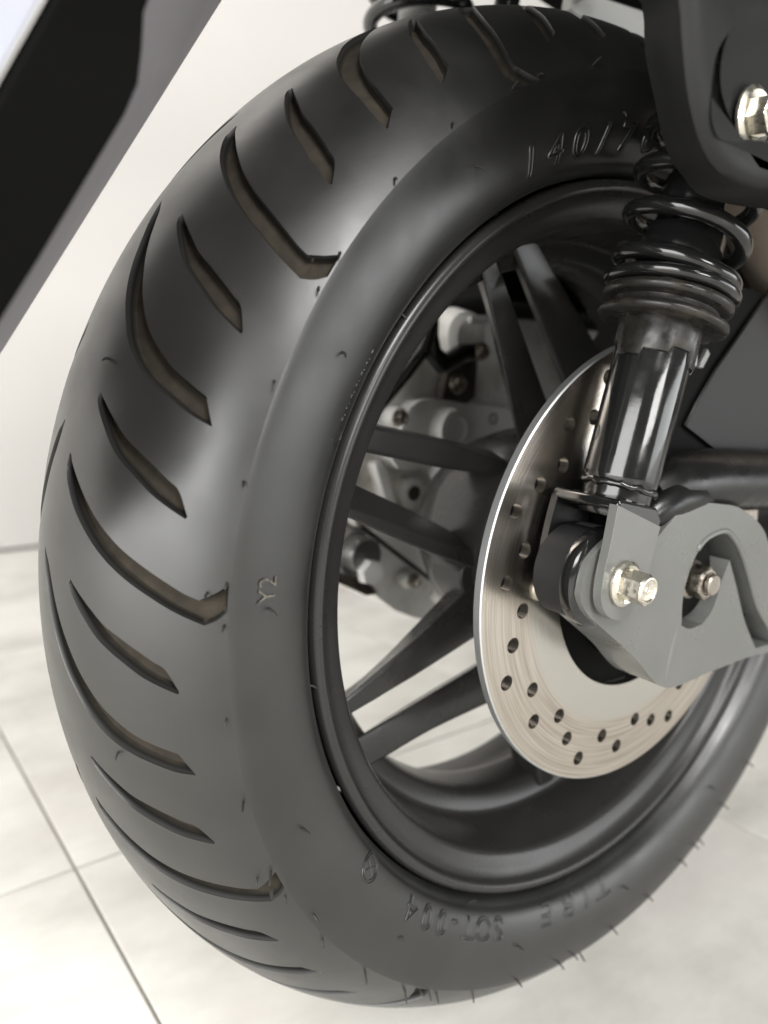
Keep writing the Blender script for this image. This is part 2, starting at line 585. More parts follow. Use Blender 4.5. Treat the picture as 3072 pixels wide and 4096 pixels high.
V, E, DEP, GRV = [], [], [], []
outlines = []
TH_L = 13.4        # angle of the reference long groove tip
for side in (1, -1):
    for k in range(12):
        base = TH_L + 30 * k + (10.6 if side < 0 else 0)
        for gi, off in ((0, 0.0), (2 if side > 0 else 3, -8.0), (1, -9.5), (1, 5.2)):
            o_, inn, dep = proto[gi]
            th0 = base + off
            th0 = (th0 + 180) % 360 - 180
            oo = o_ + np.array([0, th0 * K])
            if oo[:, 1].max() > 179 * K or oo[:, 1].min() < -179 * K:
                continue
            ii = inn + np.array([0, th0 * K])
            oo = oo * np.array([side, 1])
            ii = ii * np.array([side, 1])
            b = len(V)
            V += oo.tolist()
            E += [(b + i, b + (i + 1) % len(oo)) for i in range(len(oo))]
            DEP += [0.0] * len(oo)
            GRV += [0.0] * len(oo)
            V += ii.tolist()
            DEP += dep.tolist()
            GRV += np.clip(dep / GROOVE_DEPTH * 2.5 - 1.5, 0, 1).tolist()
            outlines.append(oo)
# filler grid
sg = np.linspace(-SMAX, SMAX, 57)
vg = np.linspace(-180 * K, 180 * K, 361)
GX, GY = np.meshgrid(sg, vg)
GX = GX + 0.0
grid = np.stack([GX.ravel(), GY.ravel()], 1)
keep = np.ones(len(grid), bool)
for oo in outlines:
    lo, hi = oo.min(0) - 1.5, oo.max(0) + 1.5
    idx = np.where((grid[:, 0] > lo[0]) & (grid[:, 0] < hi[0]) & (grid[:, 1] > lo[1]) & (grid[:, 1] < hi[1]))[0]
    if len(idx):
        bad = inside(grid[idx], oo) | (seg_dist(grid[idx], oo) < 0.9)
        keep[idx[bad]] = False
grid = grid[keep]
V += grid.tolist()
DEP += [0.0] * len(grid)
GRV += [0.0] * len(grid)
cv, ce, cf, ov_, oe_, of_ = delaunay_2d_cdt([Vector(v) for v in V], E, [], 0, 1e-4)
DEP, GRV = np.array(DEP), np.array(GRV)
cvn = np.array([(v[0], v[1]) for v in cv])
dd = np.array([DEP[o[0]] if o else 0.0 for o in ov_])
gg = np.array([GRV[o[0]] if o else 0.0 for o in ov_])
tv = surf(cvn[:, 0], cvn[:, 1] / K, dd)
tf = [tuple(f) for f in cf]

ww = (dd > 0.3).astype(float)
# side walls (turned)
SIDE = [(.0750, .2343), (.0753, .2332), (.07555, .2310), (.07575, .2280), (.0757, .2240), (.0753, .2190), (.0745, .2140), (.0733, .2090), (.0716, .2042),
        (.0698, .2008), (.0680, .1981), (.0664, .1968), (.0652, .1962), (.0646, .1957), (.0636, .1947), (.0620, .1939), (.0600, .1934), (.0560, .1928)]
sidev, sidef, sideg = [], [], []
NS = 360
b0 = len(tv)
for sgn in (1, -1):
    for k in range(NS):
        for (x, r) in SIDE:
            sidev.append(cyl(sgn * x, r, 360 * k / NS))
    off = b0 + (0 if sgn > 0 else NS * len(SIDE))
    m = len(SIDE)
    for k in range(NS):
        k2 = (k + 1) % NS
        for i in range(m - 1):
            q = (off + k * m + i, off + k2 * m + i, off + k2 * m + i + 1, off + k * m + i + 1)
            sidef.append(q if sgn < 0 else tuple(reversed(q)))
allv = tv.tolist() + [tuple(v) for v in sidev]
me = mesh('tyre', allv, [tuple(f) for f in tf] + sidef)
at = me.attributes.new('groove', 'FLOAT', 'POINT')
at.data.foreach_set('value', np.concatenate([gg, np.zeros(len(sidev))]).astype(np.float32))
aw = me.attributes.new('wall', 'FLOAT', 'POINT')
aw.data.foreach_set('value', np.concatenate([ww, np.zeros(len(sidev))]).astype(np.float32))
# tread triangles come out of the flat unwrap with one common winding: make it face outward
f0 = me.polygons[0]
mid = Vector(f0.center)
if Vector(f0.normal).dot(mid - Vector((0, 0, H))) < 0:
    bm = bmesh.new()
    bm.from_mesh(me)
    bm.faces.ensure_lookup_table()
    bmesh.ops.reverse_faces(bm, faces=[bm.faces[i] for i in range(len(tf))])
    bm.to_mesh(me)
    bm.free()
tyre = link('tyre', me, 'rubber', bike, angle=38)
tag(tyre, label='wide black rubber tyre with curved sickle-shaped grooves')


def side_x(r):
    a = sorted((p[1], p[0]) for p in SIDE)
    return float(np.interp(r, [p[0] for p in a], [p[1] for p in a]))


def side_n(r):
    dx = side_x(r + .0015) - side_x(r - .0015)
    n = Vector((.003, 0, 0)) + Vector((0, -dx, 0))   # (x, r) normal = (dr, -dx)
    n = Vector((.003, -dx, 0)).normalized()
    return n.x, n.y


# vent hairs left by the mould
hair_meshes = []
for v in range(4):
    L = (0.0052, 0.0038, 0.0030, 0.0060)[v]
    path = []
    bend = (0.2, 0.7, 0.9, 0.35)[v]
    for k in range(6):
        t = k / 5
        path.append((bend * L * t * t * 0.7, 0, L * t * (1 - 0.25 * bend * t)))
    o = tube('vent_hair', path, [0.00062, 0.00056, 0.00052, 0.0005, 0.00046, 0.0003], 'rubber_plain', None, seg=6)
    hair_meshes.append(o.data)
    bpy.data.objects.remove(o)
HAIRS = [(74.2, 236.1, 36.0), (70.4, 244.1, 34.3), (74.3, 235.9, 32.2), (74.5, 215.6, 29.0), (74.1, 236.1, 23.5), (74.2, 236.3, 14.8), (74.2, 236.0, 6.1), (70.5, 243.8, 5.1),
         (74.2, 236.1, 2.4), (75.1, 218.8, 3.5), (21.4, 273.4, 21.3), (73.9, 236.8, -6.3), (73.9, 236.8, -15.0), (39.9, 267.5, -9.9), (73.7, 237.4, -23.9), (70.2, 244.2, -24.2),
         (73.6, 237.6, -27.6), (75.0, 218.3, -21.7), (73.9, 236.9, -35.8), (73.7, 237.4, -44.7), (74.6, 231.9, -31.9), (74.6, 216.0, -46.6), (65.6, 195.4, -60.5), (74.2, 213.4, -71.8),
         (64.5, 194.2, -85.7), (73.4, 209.9, -97.5), (72.3, 240.6, -53.2), (74.4, 235.6, -56.6), (74.5, 235.1, -65.0), (75.0, 232.8, -73.4), (74.9, 231.4, -81.9),
         (75.0, 231.1, -85.1), (75.2, 230.9, -94.1), (75.4, 230.5, -103.1), (75.3, 229.9, -112.1), (75.3, 229.9, -115.8), (75.3, 229.9, -124.9), (72.8, 208.2, -124.3),
         (75.2, 229.8, -133.8), (75.1, 218.7, 53.8), (74.0, 236.7, 44.8), (73.7, 237.3, 53.4), (74.0, 236.7, 62.0), (73.5, 238.0, 66.0), (73.7, 237.5, 74.6),
         (70.7, 243.4, 63.7), (74.8, 217.1, 79.1), (63.6, 193.5, 38.5), (63.6, 193.5, -8.5), (73.6, 237.6, -58.5), (73.6, 237.6, -87.6), (73.6, 237.6, -118.0)]
for i, (x, r, th) in enumerate(HAIRS):
    x, r = x / 1000, r / 1000
    if r > 0.2343:
        e = 0.0008
        dx = 2 * e
        dr = float(rof(min(x + e, 0.075)) - rof(x - e))
        n2 = Vector((-dr, dx))
        p = (x, float(rof(min(x, 0.075))))
    else:
        n2 = Vector(side_n(r))
        p = (side_x(r), r)
    n2.normalize()
    a = math.radians(th)
    rad = Vector((0, -math.cos(a), math.sin(a)))
    nv = Vector((1, 0, 0)) * n2[0] + rad * n2[1]
    down = Vector((0.25, random.uniform(-.5, .6), -1)).normalized()
    side = (down - nv * down.dot(nv)).normalized()
    M = Matrix((side, nv.cross(side), nv)).transposed().to_4x4()
    M.translation = cyl(p[0], p[1], th) - nv * 0.0004
    v = (1, 2, 0, 1, 3)[i % 5] if not (-140 < th < -50) else (3, 0)[i % 2]
    o = link('vent_hair', hair_meshes[v], 'rubber_plain', tyre)
    o.matrix_world = M
    o.matrix_parent_inverse = Matrix.Identity(4)

# moulded lettering: outline tubes bent on to the side wall


def glyph(ch, name, r0, th0, height, widthscale=1.0, shear=0.15, tubew=0.00045, material='rubber', fill=False, raise_=0.00025):
    """one moulded character: its outline as a raised bead on the side wall (or a flat stamp)"""
    cu = bpy.data.curves.new('glyph', 'FONT')
    cu.body = ch
    cu.size = 1.0
    cu.shear = shear
    cu.resolution_u = 5
    cu.fill_mode = 'FRONT'
    ob = bpy.data.objects.new('glyph', cu)
    COL.objects.link(ob)
    dg = bpy.context.evaluated_depsgraph_get()
    dg.update()
    m_ = bpy.data.meshes.new_from_object(ob.evaluated_get(dg))
    bpy.data.objects.remove(ob)
    bm = bmesh.new()
    bm.from_mesh(m_)
    bmesh.ops.remove_doubles(bm, verts=bm.verts, dist=1e-4)
    xs = [v.co.x for v in bm.verts]
    cx = (min(xs) + max(xs)) / 2
    s_ = height / 0.70

    def on_wall(x, y, wz):
        r = r0 + (y - 0.35) * s_
        nx, nr = side_n(r)
        return cyl(side_x(r) + nx * wz, r + nr * wz, th0 + math.degrees((x - cx) * s_ * widthscale / r0))
    if fill:
        bmesh.ops.subdivide_edges(bm, edges=bm.edges, cuts=2, use_grid_fill=True)
        for v in bm.verts:
            v.co = on_wall(v.co.x, v.co.y, raise_)
        bm.to_mesh(m_)
        bm.free()
        m_.materials.clear()
        return link(name, m_, material, tyre)
    nxt = {}
    for e in bm.edges:
        if len(e.link_faces) == 1:
            a, b_ = e.verts
            nxt.setdefault(a, []).append(b_)
            nxt.setdefault(b_, []).append(a)
    vs, fs, seen = [], [], set()
    for st in list(nxt):
        if st in seen:
            continue
        loop, cur, prev = [], st, None
        while cur is not None and cur not in seen:
            seen.add(cur)
            loop.append((cur.co.x, cur.co.y))
            c = [q for q in nxt[cur] if q is not prev and q not in seen]
            prev, cur = cur, (c[0] if c else None)
        pts = []
        n = len(loop)
        for i in range(n):
            p, q = loop[i], loop[(i + 1) % n]
            m = max(1, int(math.hypot(q[0] - p[0], q[1] - p[1]) / 0.12))
            pts += [(p[0] + (q[0] - p[0]) * k / m, p[1] + (q[1] - p[1]) * k / m) for k in range(m)]
        P = [on_wall(x, y, raise_ * 0.4) for x, y in pts]
        n = len(P)
        if n < 3:
            continue
        b0_ = len(vs)
        for i in range(n):
            t = (P[(i + 1) % n] - P[i - 1]).normalized()
            r = r0 + (pts[i][1] - 0.35) * s_
            nx, nr = side_n(r)
            rad = (P[i] - Vector((P[i].x, 0, H))).normalized()
            nv = Vector((nx, 0, 0)) + rad * nr
            sd_ = t.cross(nv).normalized()
            for k in range(6):
                a = math.pi * 2 * k / 6
                vs.append(P[i] + (sd_ * math.cos(a) + nv * math.sin(a)) * tubew)
        for i in range(n):
            i2 = (i + 1) % n
            for k in range(6):
                k2 = (k + 1) % 6
                fs.append((b0_ + i * 6 + k, b0_ + i * 6 + k2, b0_ + i2 * 6 + k2, b0_ + i2 * 6 + k))
    bm.free()
    bpy.data.meshes.remove(m_)
    me_ = mesh(name, vs, fs)
    fix_normals(me_)
    return link(name, me_, material, tyre, angle=80)


for ch, th in zip('140/70-14', (62.4, 66.9, 71.5, 76.0, 80.7, 85.3, 89.6, 93.5, 98.0)):
    glyph(ch, 'size_marking', 0.2078, th, 0.0116, 1.3, 0.12, tubew=0.00065)
for ch, th in zip('SOT-004', (-67.1, -63.6, -60.2, -56.9, -54.0, -50.5, -46.7)):
    glyph(ch, 'mould_marking', 0.2046, th, 0.0104, 1.12, 0.0, tubew=0.0005)
for ch, th in zip('TIRE', (-92.6, -88.6, -84.0, -78.7)):
    glyph(ch, 'maker_marking', 0.2030, th, 0.0105, 1.45, 0.12, tubew=0.00040)
for ch, th in zip('Y2', (4.75, 6.1)):
    o = glyph(ch, 'chalk_stamp', 0.2204, th, 0.0075, 0.85, 0.0, material='chalk', fill=True, raise_=0.00050)
# round approval emblem and the fine row of serial dashes by the bead
for rr in (0.0058, 0.0046):
    path = []
    for k in range(29):
        a = 2 * math.pi * k / 28
        r = 0.2022 + rr * math.sin(a)
        nx, nr = side_n(r)
        path.append(cyl(side_x(r) + nx * .0001, r + nr * .0001, -35.5 + math.degrees(rr * math.cos(a) / .2022)))
    tube('emblem_ring', path, 0.00035, 'rubber', tyre, seg=6, cap=False)
for a0, a1 in (((-.0028, .002), (.0028, -.002)), ((-.0028, -.002), (.0028, .002))):
    path = []
    for k in range(5):
        t = k / 4
        u, q = a0[0] + (a1[0] - a0[0]) * t, a0[1] + (a1[1] - a0[1]) * t
        r = .2022 + q
        path.append(cyl(side_x(r), r, -35.5 + math.degrees(u / .2022)))
    tube('emblem_bar', path, 0.0004, 'rubber', tyre, seg=6)
for k in range(13):
    th = 23.2 + 8.0 * k / 12
    path = []
    for t in (0, .5, 1):
        r = 0.2016 - 0.0006 * (k % 2)
        path.append(cyl(side_x(r), r, th + t * (0.40, 0.15, 0.28, 0.10)[k % 4]))
    tube('serial_dash', path, 0.00032, 'rubber', tyre, seg=6)
path = []
for k in range(13):
    a = math.radians(60 + 200 * k / 12)
    r = 0.2012 + .0034 * math.cos(a + 1.2)
    path.append(cyl(side_x(r), r, 21.6 + math.degrees(.0034 * math.sin(a + 1.2) / .2)))
tube('serial_ring', path, 0.00036, 'rubber', tyre, seg=6)

# ---- rim, hub and spokes ---------------------------------------------------
prof = [(.0560, .1908), (.0576, .1917), (.0592, .1919), (.0608, .1914), (.0620, .1904), (.0627, .1890), (.0627, .1875), (.0620, .1862), (.0608, .1853), (.0595, .1848), (.0583, .1838), (.0560, .1795), (.0538, .1749),
        (.0526, .1731), (.0513, .1722), (.0490, .1716), (.0340, .1693), (.0225, .1678), (.0203, .1668), (.0190, .1645), (.0165, .1580), (.0130, .1552), (.0080, .1540), (-.0060, .1538),
        (-.0100, .1548), (-.0135, .1580), (-.0165, .1650), (-.0190, .1670), (-.0340, .1693), (-.0490, .1716), (-.0526, .1735), (-.0572, .1848), (-.0606, .1893), (-.0590, .1914),
        (-.0540, .1905), (-.0500, .1800), (-.0200, .1760), (.0200, .1760), (.0500, .1800), (.0540, .1905)]
rim = lathe('wheel_rim', prof, 'rim_paint', bike, seg=256, closed=True, angle=50)
tag(rim, label='satin black alloy wheel rim with paired spokes')
lathe('hub', [(-.05, .02), (-.05, .045), (-.03, .058), (-.015, .063), (.022, .063), (.03, .058), (.034, .050), (.034, .02)], 'rim_paint', rim, seg=96, closed=True)

SPOKES = {
    'P2a': ([(-0.1293, 0.3716), (-0.0890, 0.3631), (-0.0416, 0.3501)], [(-0.1350, 0.3594), (-0.0881, 0.3493), (-0.0513, 0.3434)], [(-0.1142, 0.3704), (-0.0657, 0.3606), (-0.0194, 0.3497)]),
    'P2b': ([(-0.1435, 0.3344), (-0.1041, 0.3185), (-0.0604, 0.3014)], [(-0.1443, 0.3288), (-0.1093, 0.3121), (-0.0687, 0.2949)], [(-0.1256, 0.3399), (-0.0855, 0.3216), (-0.0382, 0.2979)]),
    'P3a': ([(-0.1424, 0.2392), (-0.1055, 0.2582), (-0.0681, 0.2794)], [(-0.1399, 0.2292), (-0.0998, 0.2395), (-0.0596, 0.2515)], [(-0.1290, 0.2293), (-0.0974, 0.2505), (-0.0613, 0.2756)]),
    'P3b': ([(-0.1346, 0.2153), (-0.1004, 0.2233), (-0.0564, 0.2343)], [(-0.1126, 0.1992), (-0.0857, 0.2046), (-0.0457, 0.2089)], [(-0.1207, 0.2034), (-0.0869, 0.2132), (-0.0365, 0.2256)]),
    'P1a': ([(-0.0674, 0.4431), (-0.0522, 0.4084), (-0.0351, 0.3646)], [(-0.0546, 0.4478), (-0.0344, 0.4166), (-0.0142, 0.3855)], [(-0.0511, 0.4450), (-0.0374, 0.4120), (-0.0274, 0.3900)]),
    'P1b': ([(-0.0427, 0.4522), (-0.0210, 0.4245), (0.0002, 0.3968)], [(-0.0167, 0.4537), (0.0031, 0.4357), (0.0300, 0.4110)], [(-0.0263, 0.4550), (-0.003, 0.4235), (0.0200, 0.3921)]),
}


def ext(poly, a, b):
    """lengthen an open polyline by a at its start and b at its end"""
    P = [np.array(p, float) for p in poly]
    d0 = (P[0] - P[1]) / np.linalg.norm(P[0] - P[1])
    d1 = (P[-1] - P[-2]) / np.linalg.norm(P[-1] - P[-2])
    return [P[0] + d0 * a] + P + [P[-1] + d1 * b]


spoke_mesh = {}
for nm, (rg, lw, tp) in SPOKES.items():
    lines = []
    for ln in (rg, lw, tp):
        e = ext(ln, 0.016, 0.018)
        e = catmull(e, 4, closed=False)
        lines.append([np.array(p) for p in e])
    n = len(lines[0])
    vs, fs = [], []
    for i in range(n):
        r_, l_, t_ = lines[0][i], lines[1][i], lines[2][i]
        mid = (r_ + l_) / 2
        sec = [(0.0188, *(r_ + (t_ - r_) * 0.0)), (0.0200, *(r_ * .86 + l_ * .14)), (0.0200, *(r_ * .12 + l_ * .88)), (0.0186, *l_), (-0.012, *(l_ * .75 + (t_ - r_) * .9 + r_ * .25)), (0.0, *t_)]
        vs += sec
    m = 6
    for i in range(n - 1):
        for k in range(m):
            k2 = (k + 1) % m
            fs.append((i * m + k, i * m + k2, (i + 1) * m + k2, (i + 1) * m + k))
    fs.append(tuple(range(m)))
    fs.append(tuple((n - 1) * m + k for k in range(m)))
    sm = mesh('spoke', [(v[0], v[1], v[2] - H) for v in vs], fs)
    fix_normals(sm)
    spoke_mesh[nm] = sm
    o = link('spoke', sm, 'rim_paint', rim, angle=28)
    o.location = (0, 0, H)
    bevel(o, 0.0009, 2)
for ang in (102.9, 154.3, 205.7, -120.0):
    for nm in ('P2a', 'P2b'):
        o = link('spoke', spoke_mesh[nm], 'rim_paint', rim, angle=28)
        o.location = (0, 0, H)
        o.rotation_euler = (-math.radians(ang), 0, 0)
        bevel(o, 0.0009, 2)
# webs where neighbouring spokes run together at the hub
plate('hub_web', [(-0.052, 0.303), (-0.0665, 0.2965), (-0.0700, 0.2930), (-0.0706, 0.2860), (-0.0680, 0.2800), (-0.058, 0.268), (-0.03, 0.275), (-0.03, 0.30)], -0.006, 0.0185, 'rim_paint', rim, bev=0.0012)

# ---- brake disc --------------------------------------------------------------
ro, ri, xf, xk = 0.1172, 0.0655, 0.0810, 0.0760
hole_r = [0.1018, 0.0903, 0.0978, 0.1061, 0.0936]
NO = 200
outer = [(ro * math.cos(2 * math.pi * k / NO), ro * math.sin(2 * math.pi * k / NO)) for k in range(NO)]
loops = [outer]
loops.append([(ri * math.cos(-2 * math.pi * k / 96), ri * math.sin(-2 * math.pi * k / 96)) for k in range(96)])
for k in range(40):
    a = math.radians(180 - (48.3 - 9.0 * k))
    hr = hole_r[k % 5]
    cy, cz = hr * math.cos(a), hr * math.sin(a)
    loops.append([(cy + 0.0038 * math.cos(-2 * math.pi * j / 18), cz + 0.0038 * math.sin(-2 * math.pi * j / 18)) for j in range(18)])
pts, eds = [], []
for lp in loops:
    b = len(pts)
    pts += lp
    eds += [(b + i, b + (i + 1) % len(lp)) for i in range(len(lp))]
nb = len(pts)
cvv, cee, cff, o1, o2, o3 = delaunay_2d_cdt([Vector(p) for p in pts], eds, [], 0, 1e-7)
remap = [o[0] if o else None for o in o1]
cn = np.array([(v[0], v[1]) for v in cvv])
loopN = [np.array(lp) for lp in loops[1:]]
tri = []
cent = np.array([cn[list(f)].mean(0) for f in cff])
bad = np.zeros(len(cff), bool)
for lp in loopN:
    c = lp.mean(0)
    rad = np.linalg.norm(lp[0] - c)
    near = np.linalg.norm(cent - c, axis=1) < rad
    bad |= near
tri = [tuple(f) for f, b_ in zip(cff, bad) if not b_]
n = len(cn)
cham = 0.0006


def cham_pt(p):
    r = math.hypot(p[0], p[1])
    return (p[0] * (r - cham) / r, p[1] * (r - cham) / r) if r > ro - 1e-5 else (p[0], p[1])


vs = [(xf, *cham_pt(p)) for p in cn] + [(xk, *cham_pt(p)) for p in cn]
fs = [t for t in tri] + [tuple(n + i for i in reversed(t)) for t in tri]
mat_idx = [0] * len(fs)
inv = {}
for i, r_ in enumerate(remap):
    if r_ is not None:
        inv[r_] = i
b = 0
for li, lp in enumerate(loops):
    m = len(lp)
    ids = [inv.get(b + i) for i in range(m)]
    if li == 0:
        ra = len(vs)
        vs += [(xf - cham, *lp[i]) for i in range(m)]
        rb = len(vs)
        vs += [(xk + cham, *lp[i]) for i in range(m)]
        for i in range(m):
            j = (i + 1) % m
            fs += [(ids[i], ids[j], ra + j, ra + i), (ra + i, ra + j, rb + j, rb + i), (rb + i, rb + j, n + ids[j], n + ids[i])]
            mat_idx += [1, 1, 1]
    else:
        for i in range(m):
            j = (i + 1) % m
            if ids[i] is None or ids[j] is None:
                continue
            fs.append((ids[i], ids[j], n + ids[j], n + ids[i]))
            mat_idx.append(0)
    b += m
me = mesh('brake_disc', vs, fs)
me.materials.append(MATS['disc_steel'])
me.materials.append(MATS['disc_edge'])
me.polygons.foreach_set('material_index', mat_idx)
bm = bmesh.new()
bm.from_mesh(me)
bmesh.ops.recalc_face_normals(bm, faces=bm.faces)
bm.to_mesh(me)
bm.free()
disc = link('brake_disc', me, None, bike, angle=30)
disc.location = (0, 0, H)
tag(disc, label='round steel brake disc drilled with small holes')
lathe('disc_carrier', [(.030, .050), (.032, .0645), (.0755, .0652), (.0755, .050)], 'box_black', disc, seg=96, closed=True).location = (0, 0, -H)
lathe('hub_recess_shade', [(.070, .012), (.070, .0651), (.0715, .0651), (.0715, .012)], 'box_black', disc, seg=96, closed=True).location = (0, 0, -H)  # black sheet standing in for the shade in the hub recess
# ---- swingarm bracket ---------------------------------------------------------
br = [(-0.0930, 0.3129), (-0.0927, 0.3077), (-0.0869, 0.2997), (-0.0739, 0.2901), (-0.0500, 0.2726), (-0.0215, 0.2505), (0.0171, 0.2492), (0.0567, 0.2488), (0.095, 0.2455), (0.105, 0.285), (0.0700, 0.3063), (0.0560, 0.3206),
      (0.0417, 0.3296), (0.0259, 0.3360), (0.0130, 0.3385), (-0.0087, 0.3411), (-0.0248, 0.3394), (-0.0343, 0.3336), (-0.0430, 0.3274), (-0.0630, 0.3329), (-0.0769, 0.3314), (-0.0877, 0.3251), (-0.0916, 0.3194)]
op = [(-0.0147, 0.2938), (-0.0126, 0.3060), (-0.0068, 0.3164), (0.0012, 0.3219), (0.0165, 0.3235), (0.0264, 0.3182), (0.0365, 0.3086), (0.0463, 0.2958), (0.0593, 0.2775), (0.0745, 0.2632), (0.0840, 0.2515),
      (0.0648, 0.2525), (0.0482, 0.2720), (0.0352, 0.2925), (0.0245, 0.3085), (0.0195, 0.2986), (0.0142, 0.2847), (0.0060, 0.2779), (-0.0057, 0.2777), (-0.0132, 0.2809)]


def spline_corners(pts, per=4, lim=0.8):
    P = [np.array(p) for p in pts]
    n = len(P)
    hard = []
    for i in range(n):
        a, b_ = P[i] - P[i - 1], P[(i + 1) % n] - P[i]
        hard.append(a @ b_ / (np.linalg.norm(a) * np.linalg.norm(b_)) < lim)
    out = []
    for i in range(n):
        p1, p2 = P[i], P[(i + 1) % n]
        p0 = P[i - 1] if not hard[i] else p1 - (p2 - p1)
        p3 = P[(i + 2) % n] if not hard[(i + 1) % n] else p2 + (p2 - p1)
        for k in range(per):
            t = k / per
            out.append(tuple(0.5 * ((2 * p1) + (-p0 + p2) * t + (2 * p0 - 5 * p1 + 4 * p2 - p3) * t * t + (-p0 + 3 * p1 - 3 * p2 + p3) * t ** 3)))
    return out


swing = plate('swingarm_bracket', spline_corners(br, 7), 0.090, 0.115, 'bracket_paint', bike, holes=[spline_corners(op, 7)], bev=0.0018, seg=3)
tag(swing, label='dark grey pressed swingarm bracket around the axle end')
# soft fold line running down the bracket to its lower point
tube('fold_rib', [(0.1138, -0.0160, 0.2830), (0.1142, -0.0175, 0.2760), (0.1142, -0.0200, 0.2640), (0.1140, -0.0218, 0.2530)], [0.0008, 0.0016, 0.0018, 0.0012], 'bracket_paint', swing, seg=16, angle=80)
# rim flange pressed round the opening
fl = [(-0.0180, 0.2938), (-0.0160, 0.3066), (-0.0096, 0.3190), (0.0000, 0.3254), (0.0175, 0.3272), (0.0292, 0.3207), (0.0396, 0.3104), (0.0496, 0.2972), (0.0628, 0.2790), (0.0790, 0.2640), (0.0900, 0.2540)]
fi = [(-0.0147, 0.2938), (-0.0126, 0.3060), (-0.0068, 0.3164), (0.0012, 0.3219), (0.0165, 0.3235), (0.0264, 0.3182), (0.0365, 0.3086), (0.0463, 0.2958), (0.0593, 0.2775), (0.0745, 0.2632), (0.0840, 0.2515)]
tube('opening_flange', [(0.1145, (a[0] * .35 + b_[0] * .65), (a[1] * .35 + b_[1] * .65)) for a, b_ in zip(catmull(fl[2:], 4, False), catmull(fi[2:], 4, False))], [0.0006] + [0.0016] * 31 + [0.0006], 'bracket_paint', swing, seg=12)
# what lies behind the opening
lathe('axle_spacer', [(.084, .006), (.084, .016), (.104, .016), (.104, .021), (.107, .021), (.107, .006)], 'box_black', swing, seg=48, closed=True)
plate('bracket_back', [(-0.03, 0.262), (-0.03, 0.332), (0.03, 0.334), (0.06, 0.31), (0.095, 0.27), (0.09, 0.252)], 0.0875, 0.0895, 'box_black', swing, bev=0)


def hexbolt(name, origin, parent, af=0.012, head=0.0075, flange=0.0088, material='zinc', a0=0.2, dish=True):
    """flanged hexagon bolt head looking along +x, with a shallow dish and a small stamped ring"""
    ox, oy, oz = origin
    bm = bmesh.new()
    ra = af / math.sqrt(3) / 1.0
    prof = [(0.0, flange * .96), (0.0006, flange), (0.0016, flange), (0.0027, flange * .84)]
    rings = []
    for (t, r) in prof:
        rings.append([bm.verts.new((ox + t, oy + r * math.cos(2 * math.pi * k / 48), oz + r * math.sin(2 * math.pi * k / 48))) for k in range(48)])

    def hexr(a):
        q = (a - a0) % (math.pi / 3) - math.pi / 6
        return ra * math.cos(math.pi / 6) / math.cos(q)
    hp = [(0.0021, 1.0, 0), (head * .93, 1.0, 0), (head, 0.93, 1), (head + .0001, .80, 1), (head - .0007, .70, 1), (head - .0009, .30, 1), (head - .0005, .26, 1), (head - .0005, .18, 1), (head - .0009, .14, 1)]
    for (t, s, rd) in hp:
        row = []
        for k in range(48):
            a = 2 * math.pi * k / 48
            r = hexr(a) if not rd else min(hexr(a), ra * math.cos(math.pi / 6) * 1.0)
            row.append(bm.verts.new((ox + t, oy + r * s * math.cos(a), oz + r * s * math.sin(a))))
        rings.append(row)
    for a, b_ in zip(rings[:-1], rings[1:]):
        for k in range(48):
            bm.faces.new((a[k], a[(k + 1) % 48], b_[(k + 1) % 48], b_[k]))
    bm.faces.new(rings[-1])
    bmesh.ops.recalc_face_normals(bm, faces=bm.faces)
    me_ = bpy.data.meshes.new(name)
    bm.to_mesh(me_)
    bm.free()
    return link(name, me_, material, parent, angle=24)


# axle nut with its bolt end
hexbolt('axle_nut', (0.1085, 0.0, H), swing, af=0.0150, head=0.0105, flange=0.0098, material='steel_dark', a0=0.35)
lathe('axle_end', [(.1185, .0), (.1200, .0052), (.1215, .0054), (.1222, .0048), (.1222, .0)], 'steel_dark', swing, seg=36)
# swingarm tube running forward, welded on top of the bracket
tube('swingarm_tube', [(0.099, -0.030, 0.3445), (0.099, -0.018, 0.3485), (0.0985, 0.02, 0.3475), (0.098, 0.08, 0.3435), (0.097, 0.2, 0.335), (0.095, 0.40, 0.322)], [0.010, 0.0150, 0.0165, 0.0168, 0.017, 0.017], 'swing_paint', swing, seg=32)
tube('weld_fillet', [(0.104, -0.046, 0.330), (0.106, -0.036, 0.337), (0.107, -0.022, 0.3425), (0.107, -0.004, 0.3425), (0.106, 0.014, 0.340)], [0.004, 0.0085, 0.0095, 0.0085, 0.005], 'swing_paint', swing, seg=18)
# inner gusset plate behind the shock
plate('gusset_plate', [(0.0129, 0.3747), (0.021, 0.3863), (0.0348, 0.4028), (0.0553, 0.4223), (0.0783, 0.4441), (0.21, 0.5511), (0.26, 0.33), (0.1025, 0.350), (0.0509, 0.3583)], 0.0865, 0.0890, 'gusset_paint', swing, bev=0.0010)
plate('brake_caliper', [(-0.0150, 0.3640), (-0.0160, 0.4237), (-0.0060, 0.4400), (0.0303, 0.4480), (0.0750, 0.4450), (0.115, 0.395), (0.09, 0.345), (0.03, 0.345)], 0.0830, 0.0862, 'box_black', swing, bev=0.001)
tube('lower_hose', [(0.092, 0.03, 0.243), (0.09, 0.09, 0.262), (0.088, 0.16, 0.29), (0.08, 0.3, 0.31)], 0.008, 'swing_paint', swing, seg=16)

# ---- rear shock absorber --------------------------------------------------------
sb = Vector((0.103, -0.0590, 0.3470))
sd = Vector((0, 0.0181, 0.0652)).normalized()


def sh(name, prof, material, seg=72, angle=35):
    return lathe(name, prof, material, shock_root, seg=seg, origin=sb, axis=sd, angle=angle)


